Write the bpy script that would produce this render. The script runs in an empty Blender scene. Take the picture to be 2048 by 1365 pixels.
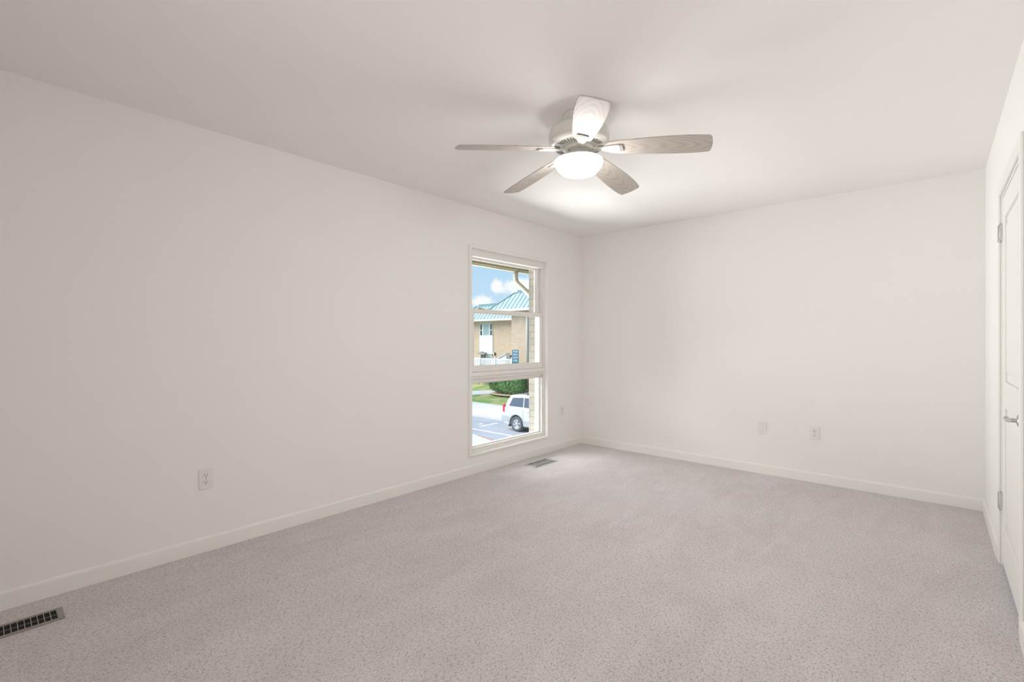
import bpy, bmesh, math, random
from mathutils import Vector, Matrix, noise as mnoise
random.seed(7)
S = bpy.context.scene
COL = S.collection
PI = math.pi

# ------------------------------------------------------------------ camera
# room frame: x = distance from the window wall, y = towards the far wall, z = up; floor at 0
cam_d = bpy.data.cameras.new('camera')
cam = bpy.data.objects.new('camera', cam_d); COL.objects.link(cam)
cam_d.sensor_fit = 'HORIZONTAL'; cam_d.sensor_width = 36.0
cam_d.lens = 950.0 / 2048.0 * 36.0
cam_d.shift_y = -1.0 / 2048.0
cam_d.clip_start = 0.02; cam_d.clip_end = 500
cam.location = (3.148, 0.0, 1.217)
cam.rotation_euler = (PI / 2, 0, math.radians(41.686))
S.camera = cam

# ------------------------------------------------------------------ colour management
S.view_settings.view_transform = 'Standard'
S.view_settings.look = 'None'
S.view_settings.gamma = 1.0
S.view_settings.use_curve_mapping = False
S.view_settings.exposure = 0.0
S.cycles.max_bounces = 16
S.cycles.diffuse_bounces = 10
S.cycles.glossy_bounces = 4
S.cycles.transparent_max_bounces = 12
S.cycles.sample_clamp_indirect = 6.0
S.cycles.use_denoising = True

# ------------------------------------------------------------------ world: pale blue summer sky with cumulus
W = bpy.data.worlds.new('sky'); S.world = W; W.use_nodes = True
def build_world():
    nt = W.node_tree; nt.nodes.clear(); N = nt.nodes.new; L = nt.links.new
    out = N('ShaderNodeOutputWorld'); bg = N('ShaderNodeBackground'); L(bg.outputs[0], out.inputs[0])
    tc = N('ShaderNodeTexCoord'); sep = N('ShaderNodeSeparateXYZ'); L(tc.outputs['Generated'], sep.inputs[0])
    def M(op, a, b=None, c=None, clamp=False):
        n = N('ShaderNodeMath'); n.operation = op; n.use_clamp = clamp
        for i, v in enumerate((a, b, c)):
            if v is None: continue
            if isinstance(v, (int, float)): n.inputs[i].default_value = v
            else: L(v, n.inputs[i])
        return n.outputs[0]
    X, Y, Z = sep.outputs
    Ya = M('MAXIMUM', M('ABSOLUTE', Y), 0.05)
    u = M('DIVIDE', X, Ya); v = M('DIVIDE', Z, Ya)
    nz = N('ShaderNodeTexNoise'); nz.inputs['Scale'].default_value = 55; nz.inputs['Detail'].default_value = 6
    nz.inputs['Roughness'].default_value = .62
    L(tc.outputs['Generated'], nz.inputs['Vector'])
    n0 = M('MULTIPLY', M('SUBTRACT', nz.outputs[0], .5), 3.2)
    def blob(u0, v0, a, b):
        du = M('DIVIDE', M('SUBTRACT', u, u0), a); dv = M('DIVIDE', M('SUBTRACT', v, v0), b)
        d = M('SQRT', M('ADD', M('MULTIPLY', du, du), M('MULTIPLY', dv, dv)))
        return M('SUBTRACT', 1.0, d)
    c = blob(-.862, .149, .095, .029)
    c = M('MAXIMUM', c, blob(-.945, .158, .030, .026))
    c = M('MAXIMUM', c, blob(-1.014, .117, .056, .021))
    c = M('MAXIMUM', c, blob(-1.35, .24, .15, .06))
    c = M('MAXIMUM', c, blob(-.45, .32, .16, .07))
    m = M('MULTIPLY', M('ADD', M('MULTIPLY', c, 2.0), M('MULTIPLY', n0, .95)), 1.1, clamp=True)
    big = N('ShaderNodeTexNoise'); big.inputs['Scale'].default_value = 3.5; big.inputs['Detail'].default_value = 7
    L(tc.outputs['Generated'], big.inputs['Vector'])
    m2 = M('MULTIPLY', M('SUBTRACT', big.outputs[0], .56), 7, clamp=True)
    high = M('MULTIPLY', M('SUBTRACT', Z, .30), 6, clamp=True)
    m = M('MAXIMUM', m, M('MULTIPLY', m2, high))
    ramp = N('ShaderNodeValToRGB'); e = ramp.color_ramp.elements
    e[0].position = 0.0; e[0].color = (.66, .83, 1.0, 1)
    e[1].position = 1.0; e[1].color = (.20, .42, .90, 1)
    x = e.new(.10); x.color = (.56, .79, 1.0, 1)
    x = e.new(.24); x.color = (.43, .70, 1.0, 1)
    L(M('MAXIMUM', Z, 0.0), ramp.inputs[0])
    mix = N('ShaderNodeMixRGB'); L(m, mix.inputs[0]); L(ramp.outputs[0], mix.inputs[1])
    mix.inputs[2].default_value = (1.05, 1.05, 1.06, 1)
    L(mix.outputs[0], bg.inputs[0]); bg.inputs[1].default_value = 1.0
build_world()

# ------------------------------------------------------------------ sun, added rear fill and added fill lamps outside the window
def add_light(name, kind, loc, rot, energy, color=(1, 1, 1), **kw):
    d = bpy.data.lights.new(name, kind); d.energy = energy; d.color = color
    for k, v in kw.items(): setattr(d, k, v)
    o = bpy.data.objects.new(name, d); COL.objects.link(o); o.location = loc; o.rotation_euler = rot
    return o
sun_dir = Vector((-0.55, -0.50, 0.72)).normalized()
sun = add_light('sun', 'SUN', (0, 0, 30), sun_dir.to_track_quat('Z', 'Y').to_euler(), 6.0, (1, .98, .95), angle=math.radians(50))
REAR_Y = -.45                       # the camera stands in the near corner, just inside the added doorway
HX0, HX1, HZ, HY = 2.30, 3.22, 2.04, -2.0   # unseen rear doorway and passage depth, added to let the fill in
rear_fill = add_light('rear_fill_light', 'AREA', (2.76, REAR_Y - .30, .70), (PI / 2 + .5, 0, 0), 21, (1, .99, .98), shape='RECTANGLE', size=.85, size_y=1.0)  # added fill lamp behind the made-up doorway, brightens the far right of the room
# added lamps outside the window, out of view, imitating ground and sky light
window_fill_low = add_light('added_low_window_fill', 'AREA', (-3.2, 3.75, -.30), (0, -PI / 2, 0), 440, (1, .985, .98), shape='RECTANGLE', size=1.6, size_y=3.5)  # added lower fill lamp, brightens the right wall and ceiling through the window
window_fill_high = add_light('added_high_window_fill', 'AREA', (-3.2, 3.75, 1.3), (0, -PI / 2, 0), 185, (.985, .98, .985), shape='RECTANGLE', size=1.6, size_y=3.5)  # added upper fill lamp, also unseen by the camera
LAMP_STRENGTH = 41.0

# ------------------------------------------------------------------ materials
def mat(name, color=(.8, .8, .8), rough=.6, metal=0.0, spec=.5, coat=0.0):
    m = bpy.data.materials.new(name); m.use_nodes = True
    b = m.node_tree.nodes['Principled BSDF']
    b.inputs['Base Color'].default_value = (*color, 1)
    b.inputs['Roughness'].default_value = rough
    b.inputs['Metallic'].default_value = metal
    b.inputs['Specular IOR Level'].default_value = spec
    b.inputs['Coat Weight'].default_value = coat
    return m
def nodes_of(m): return m.node_tree.nodes, m.node_tree.links, m.node_tree.nodes['Principled BSDF']
def noise_bump(m, scale, strength, dist=.001, detail=4, c2=None, cscale=None, cdetail=5, lo=.35, hi=.65, stretch=None):
    n, l, b = nodes_of(m)
    tc = n.new('ShaderNodeTexCoord'); src = tc.outputs['Object']
    if stretch:
        mp = n.new('ShaderNodeMapping'); mp.inputs['Scale'].default_value = stretch
        l.new(src, mp.inputs[0]); src = mp.outputs[0]
    if strength:
        t = n.new('ShaderNodeTexNoise'); t.inputs['Scale'].default_value = scale; t.inputs['Detail'].default_value = detail
        l.new(src, t.inputs['Vector'])
        bp = n.new('ShaderNodeBump'); bp.inputs['Strength'].default_value = strength; bp.inputs['Distance'].default_value = dist
        l.new(t.outputs[0], bp.inputs['Height']); l.new(bp.outputs[0], b.inputs['Normal'])
    if c2:
        t2 = n.new('ShaderNodeTexNoise'); t2.inputs['Scale'].default_value = cscale; t2.inputs['Detail'].default_value = cdetail
        l.new(src, t2.inputs['Vector'])
        r = n.new('ShaderNodeValToRGB'); r.color_ramp.elements[0].position = lo; r.color_ramp.elements[1].position = hi
        r.color_ramp.elements[0].color = b.inputs['Base Color'].default_value; r.color_ramp.elements[1].color = (*c2, 1)
        l.new(t2.outputs[0], r.inputs[0]); l.new(r.outputs[0], b.inputs['Base Color'])
    return m

PAINT = (.843, .829, .807)
m_wall = noise_bump(mat('wall_paint', PAINT, .75, spec=.25), 260, .12, .0006, 3)
m_ceil = noise_bump(mat('ceiling_paint', (.846, .831, .810), .85, spec=.2), 180, .15, .0008, 3)
m_trim = noise_bump(mat('trim_paint', (.83, .82, .785), .38, spec=.4), 30, .03, .0005)
m_vinyl = noise_bump(mat('white_vinyl', (.82, .80, .765), .35, spec=.45), 12, .02, .0005)
m_door = noise_bump(mat('door_paint', (.82, .805, .775), .42, spec=.4), 60, .04, .0004)
m_plate = noise_bump(mat('plate_plastic', (.79, .775, .745), .32, spec=.5), 20, .01, .0002)
m_slot = mat('slot_dark', (.015, .013, .012), .7)
m_screw = mat('screw_metal', (.55, .53, .49), .35, .8)

def carpet_material():
    m = mat('carpet', (.5, .45, .42), .95, spec=.08); n, l, b = nodes_of(m)
    b.inputs['Sheen Weight'].default_value = .25; b.inputs['Sheen Roughness'].default_value = .6
    tc = n.new('ShaderNodeTexCoord')
    def noise(sc, det=4, rough=.55, mp=None, dist=0):
        t = n.new('ShaderNodeTexNoise'); t.inputs['Scale'].default_value = sc; t.inputs['Detail'].default_value = det
        t.inputs['Roughness'].default_value = rough; t.inputs['Distortion'].default_value = dist
        if mp:
            q = n.new('ShaderNodeMapping'); q.inputs['Scale'].default_value = mp[0]; q.inputs['Rotation'].default_value = mp[1]
            l.new(tc.outputs['Object'], q.inputs[0]); l.new(q.outputs[0], t.inputs['Vector'])
        else: l.new(tc.outputs['Object'], t.inputs['Vector'])
        return t.outputs[0]
    def ramp(src, p0, c0, p1, c1):
        r = n.new('ShaderNodeValToRGB'); e = r.color_ramp.elements
        e[0].position = p0; e[0].color = (*c0, 1); e[1].position = p1; e[1].color = (*c1, 1); l.new(src, r.inputs[0]); return r.outputs[0]
    def mul(a, c, f=1.0, kind='MULTIPLY'):
        x = n.new('ShaderNodeMixRGB'); x.blend_type = kind; x.inputs[0].default_value = f; l.new(a, x.inputs[1]); l.new(c, x.inputs[2]); return x.outputs[0]
    # worn and cleaner zones, faint brown traffic soil
    base = ramp(noise(.8, 5, .6, dist=.4), .38, (.830, .778, .785), .66, (.850, .803, .812))
    soil = ramp(noise(2.1, 7, .7), .36, (.945, .925, .91), .56, (1, 1, 1))
    c = mul(base, soil, .8)
    # nap laid in different directions: brushed streaks
    nap = ramp(noise(5.5, 5, .6, ((1.0, .35, 1), (0, 0, .75)), 1.2), .36, (.93, .93, .935), .62, (1.03, 1.03, 1.03))
    c = mul(c, nap, .8)
    # tufts: dark gaps between loops of yarn
    t1 = ramp(noise(210, 3, .7), .38, (.40, .37, .36), .52, (1, 1, 1))
    t2 = ramp(noise(105, 4, .75, ((1, .6, 1), (0, 0, .5))), .37, (.45, .42, .41), .48, (1, 1, 1))
    c = mul(mul(c, t1, .68), t2, .7)
    l.new(c, b.inputs['Base Color'])
    add = n.new('ShaderNodeMath'); add.operation = 'ADD'
    h2 = n.new('ShaderNodeMath'); h2.operation = 'MULTIPLY'; h2.inputs[1].default_value = 1.6
    l.new(noise(14, 5, .6, ((1, .5, 1), (0, 0, .6)), 1.0), h2.inputs[0])
    l.new(noise(190, 3, .7), add.inputs[0]); l.new(h2.outputs[0], add.inputs[1])
    bp = n.new('ShaderNodeBump'); bp.inputs['Strength'].default_value = .8; bp.inputs['Distance'].default_value = .009
    l.new(add.outputs[0], bp.inputs['Height']); l.new(bp.outputs[0], b.inputs['Normal'])
    return m
m_carpet = carpet_material()

def wood_blade_material():
    m = mat('whitewashed_wood', (.6, .55, .5), .50, spec=.26); n, l, b = nodes_of(m)
    tc = n.new('ShaderNodeTexCoord'); mp = n.new('ShaderNodeMapping'); mp.inputs['Scale'].default_value = (1.6, 11, 11)
    l.new(tc.outputs['Object'], mp.inputs[0])
    w = n.new('ShaderNodeTexWave'); w.wave_type = 'RINGS'; w.rings_direction = 'Z'; w.inputs['Scale'].default_value = 2.6
    w.inputs['Distortion'].default_value = 5.5; w.inputs['Detail'].default_value = 3; w.inputs['Detail Scale'].default_value = 1.0
    l.new(mp.outputs[0], w.inputs['Vector'])
    f = n.new('ShaderNodeTexNoise'); f.inputs['Scale'].default_value = 14; f.inputs['Detail'].default_value = 6
    mp2 = n.new('ShaderNodeMapping'); mp2.inputs['Scale'].default_value = (1.2, 26, 26); l.new(tc.outputs['Object'], mp2.inputs[0]); l.new(mp2.outputs[0], f.inputs['Vector'])
    mixf = n.new('ShaderNodeMixRGB'); mixf.inputs[0].default_value = .45; l.new(w.outputs[0], mixf.inputs[1]); l.new(f.outputs[0], mixf.inputs[2])
    r = n.new('ShaderNodeValToRGB'); e = r.color_ramp.elements
    e[0].position = .10; e[0].color = (.40, .355, .31, 1); e[1].position = .55; e[1].color = (.50, .455, .41, 1)
    l.new(mixf.outputs[0], r.inputs[0]); l.new(r.outputs[0], b.inputs['Base Color'])
    return m
m_blade = wood_blade_material()
m_fan = mat('fan_enamel', (.74, .72, .68), .28, spec=.5, coat=.2)
noise_bump(m_fan, 8, .02, .0003)
m_vent = mat('vent_shadow_grey', (.26, .25, .24), .6)
m_cap = mat('iron_cap_grey', (.36, .36, .35), .4)
m_glow = bpy.data.materials.new('lit_opal_glass'); m_glow.use_nodes = True
def glow():
    nt = m_glow.node_tree; nt.nodes.clear()
    o = nt.nodes.new('ShaderNodeOutputMaterial'); e = nt.nodes.new('ShaderNodeEmission')
    e.inputs[0].default_value = (1, .976, .945, 1); e.inputs[1].default_value = LAMP_STRENGTH
    nt.links.new(e.outputs[0], o.inputs[0])
glow()
def glass_mat():
    m = bpy.data.materials.new('clear_glass'); m.use_nodes = True; nt = m.node_tree; nt.nodes.clear()
    o = nt.nodes.new('ShaderNodeOutputMaterial'); t = nt.nodes.new('ShaderNodeBsdfTransparent'); g = nt.nodes.new('ShaderNodeBsdfGlossy')
    t.inputs[0].default_value = (.97, .985, .98, 1); g.inputs['Roughness'].default_value = .02
    mx = nt.nodes.new('ShaderNodeMixShader'); mx.inputs[0].default_value = .03
    nt.links.new(t.outputs[0], mx.inputs[1]); nt.links.new(g.outputs[0], mx.inputs[2]); nt.links.new(mx.outputs[0], o.inputs[0])
    return m
m_glass = glass_mat()
m_reg = noise_bump(mat('register_metal', (.30, .265, .25), .45, .3), 90, .1, .0004)
m_regbar = noise_bump(mat('register_bar', (.46, .44, .42), .4, .4), 50, .05, .0003)
m_reg2 = noise_bump(mat('register_grey', (.50, .49, .48), .4, .3), 50, .05, .0003)
m_black = mat('duct_black', (.008, .007, .006), .9)
m_hinge = mat('painted_hinge', (.62, .61, .58), .35, .2)
m_nickel = mat('brushed_nickel', (.50, .48, .44), .32, .85)

def brick(name, c1, c2, mortar, scale=1.0, axis='XZ'):
    m = mat(name, c1, .9, spec=.15); n, l, b = nodes_of(m)
    tc = n.new('ShaderNodeTexCoord'); sp = n.new('ShaderNodeSeparateXYZ'); cb = n.new('ShaderNodeCombineXYZ')
    l.new(tc.outputs['Object'], sp.inputs[0])
    if axis == 'XZ':
        ad = n.new('ShaderNodeMath'); ad.operation = 'ADD'; l.new(sp.outputs[0], ad.inputs[0]); l.new(sp.outputs[1], ad.inputs[1]); l.new(ad.outputs[0], cb.inputs[0])
    l.new(sp.outputs[2], cb.inputs[1])
    t = n.new('ShaderNodeTexBrick'); l.new(cb.outputs[0], t.inputs['Vector'])
    t.inputs['Scale'].default_value = 1.0; t.inputs['Brick Width'].default_value = .215 * scale; t.inputs['Row Height'].default_value = .073 * scale
    t.inputs['Mortar Size'].default_value = .006 * scale; t.inputs['Color1'].default_value = (*c1, 1); t.inputs['Color2'].default_value = (*c2, 1)
    t.inputs['Mortar'].default_value = (*mortar, 1); t.inputs['Bias'].default_value = 0
    ns = n.new('ShaderNodeTexNoise'); ns.inputs['Scale'].default_value = 1.4; ns.inputs['Detail'].default_value = 6; l.new(tc.outputs['Object'], ns.inputs['Vector'])
    r = n.new('ShaderNodeValToRGB'); r.color_ramp.elements[0].color = (.86, .84, .82, 1); r.color_ramp.elements[1].color = (1.08, 1.06, 1.04, 1)
    l.new(ns.outputs[0], r.inputs[0])
    mx = n.new('ShaderNodeMixRGB'); mx.blend_type = 'MULTIPLY'; mx.inputs[0].default_value = 1; l.new(t.outputs[0], mx.inputs[1]); l.new(r.outputs[0], mx.inputs[2])
    l.new(mx.outputs[0], b.inputs['Base Color'])
    bp = n.new('ShaderNodeBump'); bp.inputs['Strength'].default_value = .4; bp.inputs['Distance'].default_value = .006; bp.invert = True
    l.new(t.outputs['Fac'], bp.inputs['Height']); l.new(bp.outputs[0], b.inputs['Normal'])
    return m
m_brick = brick('tan_brick', (.58, .44, .32), (.68, .53, .395), (.68, .59, .49))
m_brick_own = brick('painted_brick', (.30, .29, .25), (.36, .34, .30), (.26, .25, .22))
m_teal = noise_bump(mat('teal_metal_roof', (.27, .355, .345), .5, .1), 3, 0, c2=(.31, .39, .375), cscale=2.0)
m_teal_dk = mat('teal_seam', (.16, .30, .31), .5)
m_white = noise_bump(mat('white_paint_outdoor', (.80, .80, .79), .5), 20, .05, .001)
m_olive = mat('olive_panel', (.55, .54, .38), .7)
m_tealglass = mat('curtained_glass', (.34, .45, .45), .15, spec=.8)
m_darkglass = mat('dark_glass', (.05, .05, .05), .1, spec=.8)
m_soffit = noise_bump(mat('olive_tan_soffit', (.27, .25, .17), .75), 14, .2, .002, c2=(.20, .185, .13), cscale=5, stretch=(4, .6, 4))
m_spout = noise_bump(mat('tan_aluminium', (.36, .33, .28), .4), 10, .02, .0005)
m_asphalt = noise_bump(mat('bleached_asphalt', (.33, .345, .38), .95, spec=.15), 60, .5, .01, c2=(.41, .425, .455), cscale=.7, cdetail=8)
m_conc = noise_bump(mat('pale_concrete', (.57, .55, .52), .9, spec=.15), 40, .3, .005, c2=(.67, .65, .625), cscale=1.2, cdetail=8)
m_line = mat('white_road_paint', (.86, .86, .87), .8)
m_red = noise_bump(mat('red_curb_paint', (.50, .16, .16), .8), 30, .2, .003, c2=(.56, .30, .29), cscale=9)
m_grass = noise_bump(mat('lawn_grass', (.20, .33, .085), .95, spec=.1), 90, .8, .03, c2=(.48, .44, .23), cscale=1.1, cdetail=10, lo=.42, hi=.66)
m_mulch = noise_bump(mat('mulch', (.46, .34, .22), .95), 60, .6, .02)
def leaf(name, c1, c2):
    m = noise_bump(mat(name, c1, .6, spec=.3), 1, 0, c2=c2, cscale=9, cdetail=3, lo=.4, hi=.62); return m
m_leaf = leaf('hedge_leaf', (.03, .12, .025), (.30, .52, .18))
m_leafb = leaf('brown_leaf', (.10, .06, .045), (.20, .14, .10))
m_leafy = leaf('yellow_green_leaf', (.12, .26, .04), (.30, .44, .12))
m_leaft = leaf('tree_leaf', (.03, .12, .05), (.12, .27, .11))
m_bark = noise_bump(mat('bark', (.16, .12, .09), .95), 30, .8, .01)
m_car = mat('silver_white_car_paint', (.72, .735, .75), .28, .25, coat=.6)
noise_bump(m_car, 2, .0, c2=(.76, .77, .78), cscale=2)
m_carlow = mat('grey_lower_cladding', (.52, .55, .55), .4, .2)
m_tint = mat('tinted_car_glass', (.10, .12, .16), .06, spec=1.0)
m_rubber = noise_bump(mat('tyre_rubber', (.10, .105, .115), .8), 60, .2, .002)
m_blackpl = mat('black_plastic', (.04, .042, .048), .6)
m_alloy = mat('alloy_wheel', (.66, .66, .68), .3, .5)
m_lampred = mat('red_tail_lamp', (.62, .03, .06), .2, coat=.5)
m_signblue = mat('teal_blue_sign', (.035, .16, .24), .45)
m_signwhite = mat('white_sign_vinyl', (.82, .90, .95), .5)

# ------------------------------------------------------------------ mesh helpers
def new_obj(name, me, m, parent=None, label=None):
    o = bpy.data.objects.new(name, me); COL.objects.link(o)
    if m is not None:
        for k in (m if isinstance(m, (list, tuple)) else [m]): me.materials.append(k)
    if parent: o.parent = parent
    if label: o['label'] = label
    return o
class MB:
    def __init__(s): s.b = bmesh.new()
    def box(s, x0, x1, y0, y1, z0, z1, mi=0, mtx=None):
        vs = [s.b.verts.new(Vector(p) if mtx is None else mtx @ Vector(p)) for p in
              ((x0,y0,z0),(x1,y0,z0),(x1,y1,z0),(x0,y1,z0),(x0,y0,z1),(x1,y0,z1),(x1,y1,z1),(x0,y1,z1))]
        for f in ((0,3,2,1),(4,5,6,7),(0,1,5,4),(1,2,6,5),(2,3,7,6),(3,0,4,7)):
            q = s.b.faces.new([vs[i] for i in f]); q.material_index = mi
        return s
    def prism(s, poly, lift, mi=0, smooth=False):   # poly: list of 3d points, lift: vector
        a = [s.b.verts.new(Vector(p)) for p in poly]; b = [s.b.verts.new(Vector(p) + Vector(lift)) for p in poly]
        n = len(a)
        s.b.faces.new(a[::-1]).material_index = mi; s.b.faces.new(b).material_index = mi
        for i in range(n):
            f = s.b.faces.new([a[i], a[(i+1) % n], b[(i+1) % n], b[i]]); f.material_index = mi; f.smooth = smooth
        return s
    def lathe(s, prof, cx=0, cy=0, seg=48, mi=0, cap=True, smooth=True, mtx=None):
        rings = []
        for r, z in prof:
            rings.append([s.b.verts.new((mtx or Matrix()) @ Vector((cx + r*math.cos(2*PI*k/seg), cy + r*math.sin(2*PI*k/seg), z))) for k in range(seg)])
        for a, b in zip(rings, rings[1:]):
            for k in range(seg):
                f = s.b.faces.new([a[k], a[(k+1) % seg], b[(k+1) % seg], b[k]]); f.smooth = smooth; f.material_index = mi
        if cap:
            for r in (rings[0], rings[-1]):
                try: s.b.faces.new(r).material_index = mi
                except ValueError: pass
        return s
    def tube(s, pts, r, seg=12, mi=0, sx=1.0, smooth=True):
        pts = [Vector(p) for p in pts]; rings = []
        for i, p in enumerate(pts):
            d = (pts[min(i+1, len(pts)-1)] - pts[max(i-1, 0)]).normalized()
            a = d.cross(Vector((0, 0, 1))) if abs(d.z) < .95 else d.cross(Vector((0, 1, 0)))
            a.normalize(); c = d.cross(a).normalized()
            rr = r[i] if isinstance(r, (list, tuple)) else r
            rings.append([s.b.verts.new(p + a*math.cos(2*PI*k/seg)*rr*sx + c*math.sin(2*PI*k/seg)*rr) for k in range(seg)])
        for a, b in zip(rings, rings[1:]):
            for k in range(seg):
                f = s.b.faces.new([a[k], a[(k+1) % seg], b[(k+1) % seg], b[k]]); f.smooth = smooth; f.material_index = mi
        s.b.faces.new(rings[0][::-1]); s.b.faces.new(rings[-1])
        return s
    def quad(s, *p, mi=0):
        f = s.b.faces.new([s.b.verts.new(Vector(q)) for q in p]); f.material_index = mi; return s
    def build(s, name, m, parent=None, bevel=0, seg=2, label=None, mtx=None):
        bmesh.ops.recalc_face_normals(s.b, faces=s.b.faces)
        if mtx is not None: bmesh.ops.transform(s.b, matrix=mtx, verts=s.b.verts)
        me = bpy.data.meshes.new(name); s.b.to_mesh(me); s.b.free()
        o = new_obj(name, me, m, parent, label)
        if bevel:
            md = o.modifiers.new('bevel', 'BEVEL'); md.width = bevel; md.segments = seg; md.limit_method = 'ANGLE'; md.angle_limit = math.radians(40)
        return o
def struct(o): o['kind'] = 'structure'; return o
def thing(o, label, cat, group=None, kind=None):
    o['label'] = label; o['category'] = cat
    if group: o['group'] = group
    if kind: o['kind'] = kind
    return o
def empty(name, loc, rz=0):
    o = bpy.data.objects.new(name, None); COL.objects.link(o); o.location = loc; o.rotation_euler = (0, 0, rz)
    o.empty_display_size = .1; return o
def copy_tree(o, parent=None):
    c = o.copy(); COL.objects.link(c); c.parent = parent
    for ch in [k for k in bpy.data.objects if k.parent == o]: copy_tree(ch, c)
    return c

# ------------------------------------------------------------------ room shell
RX, RY, RZ = 3.416, 4.768, 2.44
OY0, OY1, OZ0, OZ1 = 2.975, 4.100, 0.180, 2.064     # window opening in the left wall
fl = MB(); fl.box(-.02, RX + .14, HY, RY + .02, -.12, 0)
floor = struct(fl.build('floor', m_carpet)); floor['label'] = 'pinkish grey cut pile carpet'
struct(MB().box(-.26, RX + .24, HY - .1, RY + .14, RZ, RZ + .12).build('ceiling', m_ceil))
w = MB()
for a, b, c, d in ((REAR_Y - .12, OY0, 0, RZ), (OY1, RY + .12, 0, RZ), (OY0, OY1, 0, OZ0), (OY0, OY1, OZ1, RZ)):
    w.box(-.125, 0, a, b, c - (.12 if c == 0 else 0), d)
wall_left = struct(w.build('wall_left', m_wall))
w = MB()
for a, b, c, d in ((-6, OY0, -3.05, 2.6), (OY1, 9.0, -3.05, 2.6), (OY0, OY1, -3.05, OZ0 - .01), (OY0, OY1, OZ1 + .005, 2.6)):
    w.box(-.25, -.13, a, b, c, d)
struct(w.build('wall_outside', m_brick_own))
struct(MB().box(0, RX + .12, RY, RY + .12, -.12, RZ).build('wall_back', m_wall))
DY0, DY1, DZ = 2.865, 3.700, 2.000                  # door opening in the right wall
w = MB()
w.box(RX, RX + .12, REAR_Y - .12, DY0, -.12, RZ); w.box(RX, RX + .12, DY1, RY, -.12, RZ); w.box(RX, RX + .12, DY0, DY1, DZ, RZ)
struct(w.build('wall_right', m_wall))
w = MB(); w.box(0, HX0, REAR_Y - .12, REAR_Y, -.12, RZ); w.box(HX1, RX, REAR_Y - .12, REAR_Y, -.12, RZ); w.box(HX0, HX1, REAR_Y - .12, REAR_Y, HZ, RZ)
struct(w.build('wall_rear', m_wall))
# unseen passage walls, made up to enclose the rear fill lamp
w = MB(); w.box(HX0 - .35, HX0 - .25, HY, REAR_Y - .12, -.12, RZ); w.box(RX + .12, RX + .22, HY, REAR_Y - .12, -.12, RZ); w.box(HX0 - .35, RX + .22, HY - .1, HY, -.12, RZ)
struct(w.build('wall_added_hall', m_wall))

def baseboard(name, p0, p1, nrm, m=m_trim, h=.085, t=.014):
    # rounded-top board profile swept from p0 to p1; nrm points into the room
    p0, p1, nrm = Vector(p0), Vector(p1), Vector(nrm)
    prof = [(0, -.01), (t, -.01), (t, h - .018), (t*.93, h - .009), (t*.7, h - .003), (t*.35, h), (0, h)]
    b = MB(); b.prism([p0 + nrm*a + Vector((0, 0, z)) for a, z in prof], p1 - p0, smooth=False)
    return struct(b.build(name, m, bevel=.001, seg=1))
baseboard('baseboard_left', (0, REAR_Y, 0), (0, RY, 0), (1, 0, 0))
baseboard('baseboard_back', (.014, RY, 0), (RX, RY, 0), (0, -1, 0))
baseboard('baseboard_right', (RX, DY1 + .075, 0), (RX, RY - .014, 0), (-1, 0, 0))
baseboard('baseboard_right', (RX, REAR_Y + .01, 0), (RX, DY0 - .065, 0), (-1, 0, 0))
baseboard('baseboard_rear', (.014, REAR_Y, 0), (HX0 - .06, REAR_Y, 0), (0, 1, 0))

# ------------------------------------------------------------------ window on the left wall
def ring(b, x0, x1, oy0, oy1, oz0, oz1, iy0, iy1, iz0, iz1):
    b.box(x0, x1, oy0, iy0, oz0, oz1); b.box(x0, x1, iy1, oy1, oz0, oz1)
    b.box(x0, x1, iy0, iy1, oz0, iz0); b.box(x0, x1, iy0, iy1, iz1, oz1)
b = MB(); ring(b, -.0305, .016, 2.943, 4.122, OZ0 - .018, OZ1 + .028, OY0 + .001, OY1 - .002, OZ0 + .001, OZ1 - .0015)
struct(b.build('trim_1', m_trim, bevel=.004, seg=3))
win = empty('window_1', (0, 0, 0)); struct(win)
FY0, FY1 = OY0 + .002, OY1 - .004
b = MB()
# outer frame ring, stepped
ring(b, -.150, -.030, FY0 - .003, FY1 + .005, OZ0 - .001, OZ1 + .001, FY0 + .028, FY1 - .012, OZ0 + .022, OZ1 - .066)
# mullion between the hung sashes and the fixed light
b.box(-.140, -.020, FY0 + .0285, FY1 - .0125, .885, .920)
b.box(-.140, -.040, FY0 + .0285, FY1 - .0125, .858, .884)
b.box(-.140, -.062, FY0 + .0285, FY1 - .0125, .818, .857)
# parting strips on the jambs for the hung sashes
b.box(-.075, -.070, FY1 - .020, FY1 - .0125, .9205, 1.99); b.box(-.052, -.049, FY1 - .018, FY1 - .0125, 1.52, 1.95)
b.box(-.075, -.070, FY0 + .0285, FY0 + .035, .9205, 1.99)
# outer sill
b.prism([(-.150, FY0, .183), (-.150, FY0, .205), (-.235, FY0, .188), (-.235, FY0, .172), (-.150, FY0, .172)][::-1], (0, FY1 - FY0, 0))
b.build('window_frame', m_vinyl, win, bevel=.002)
def sash(name, x0, x1, oy0, oy1, oz0, oz1, stl, str_, bot, top, gx):
    b = MB(); ring(b, x0, x1, oy0, oy1, oz0, oz1, oy0 + stl, oy1 - str_, oz0 + bot, oz1 - top)
    # glazing bead
    e = .009
    ring(b, gx - .003, x1 - .010, oy0 + stl + .0005, oy1 - str_ - .0005, oz0 + bot + .0005, oz1 - top - .0005, oy0 + stl + e, oy1 - str_ - e, oz0 + bot + e, oz1 - top - e)
    o = b.build(name, m_vinyl, win, bevel=.0025)
    g = MB(); g.box(gx - .002, gx + .002, oy0 + stl + .0015, oy1 - str_ - .0015, oz0 + bot + .0015, oz1 - top - .0015)
    g.build('glass_pane', m_glass, o)
    return o
sy0, sy1 = FY0 + .029, FY1 - .013
sash('upper_sash', -.118, -.085, sy0, sy1, 1.479, 2.012, .050, .058, .030, .024, -.104)
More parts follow.
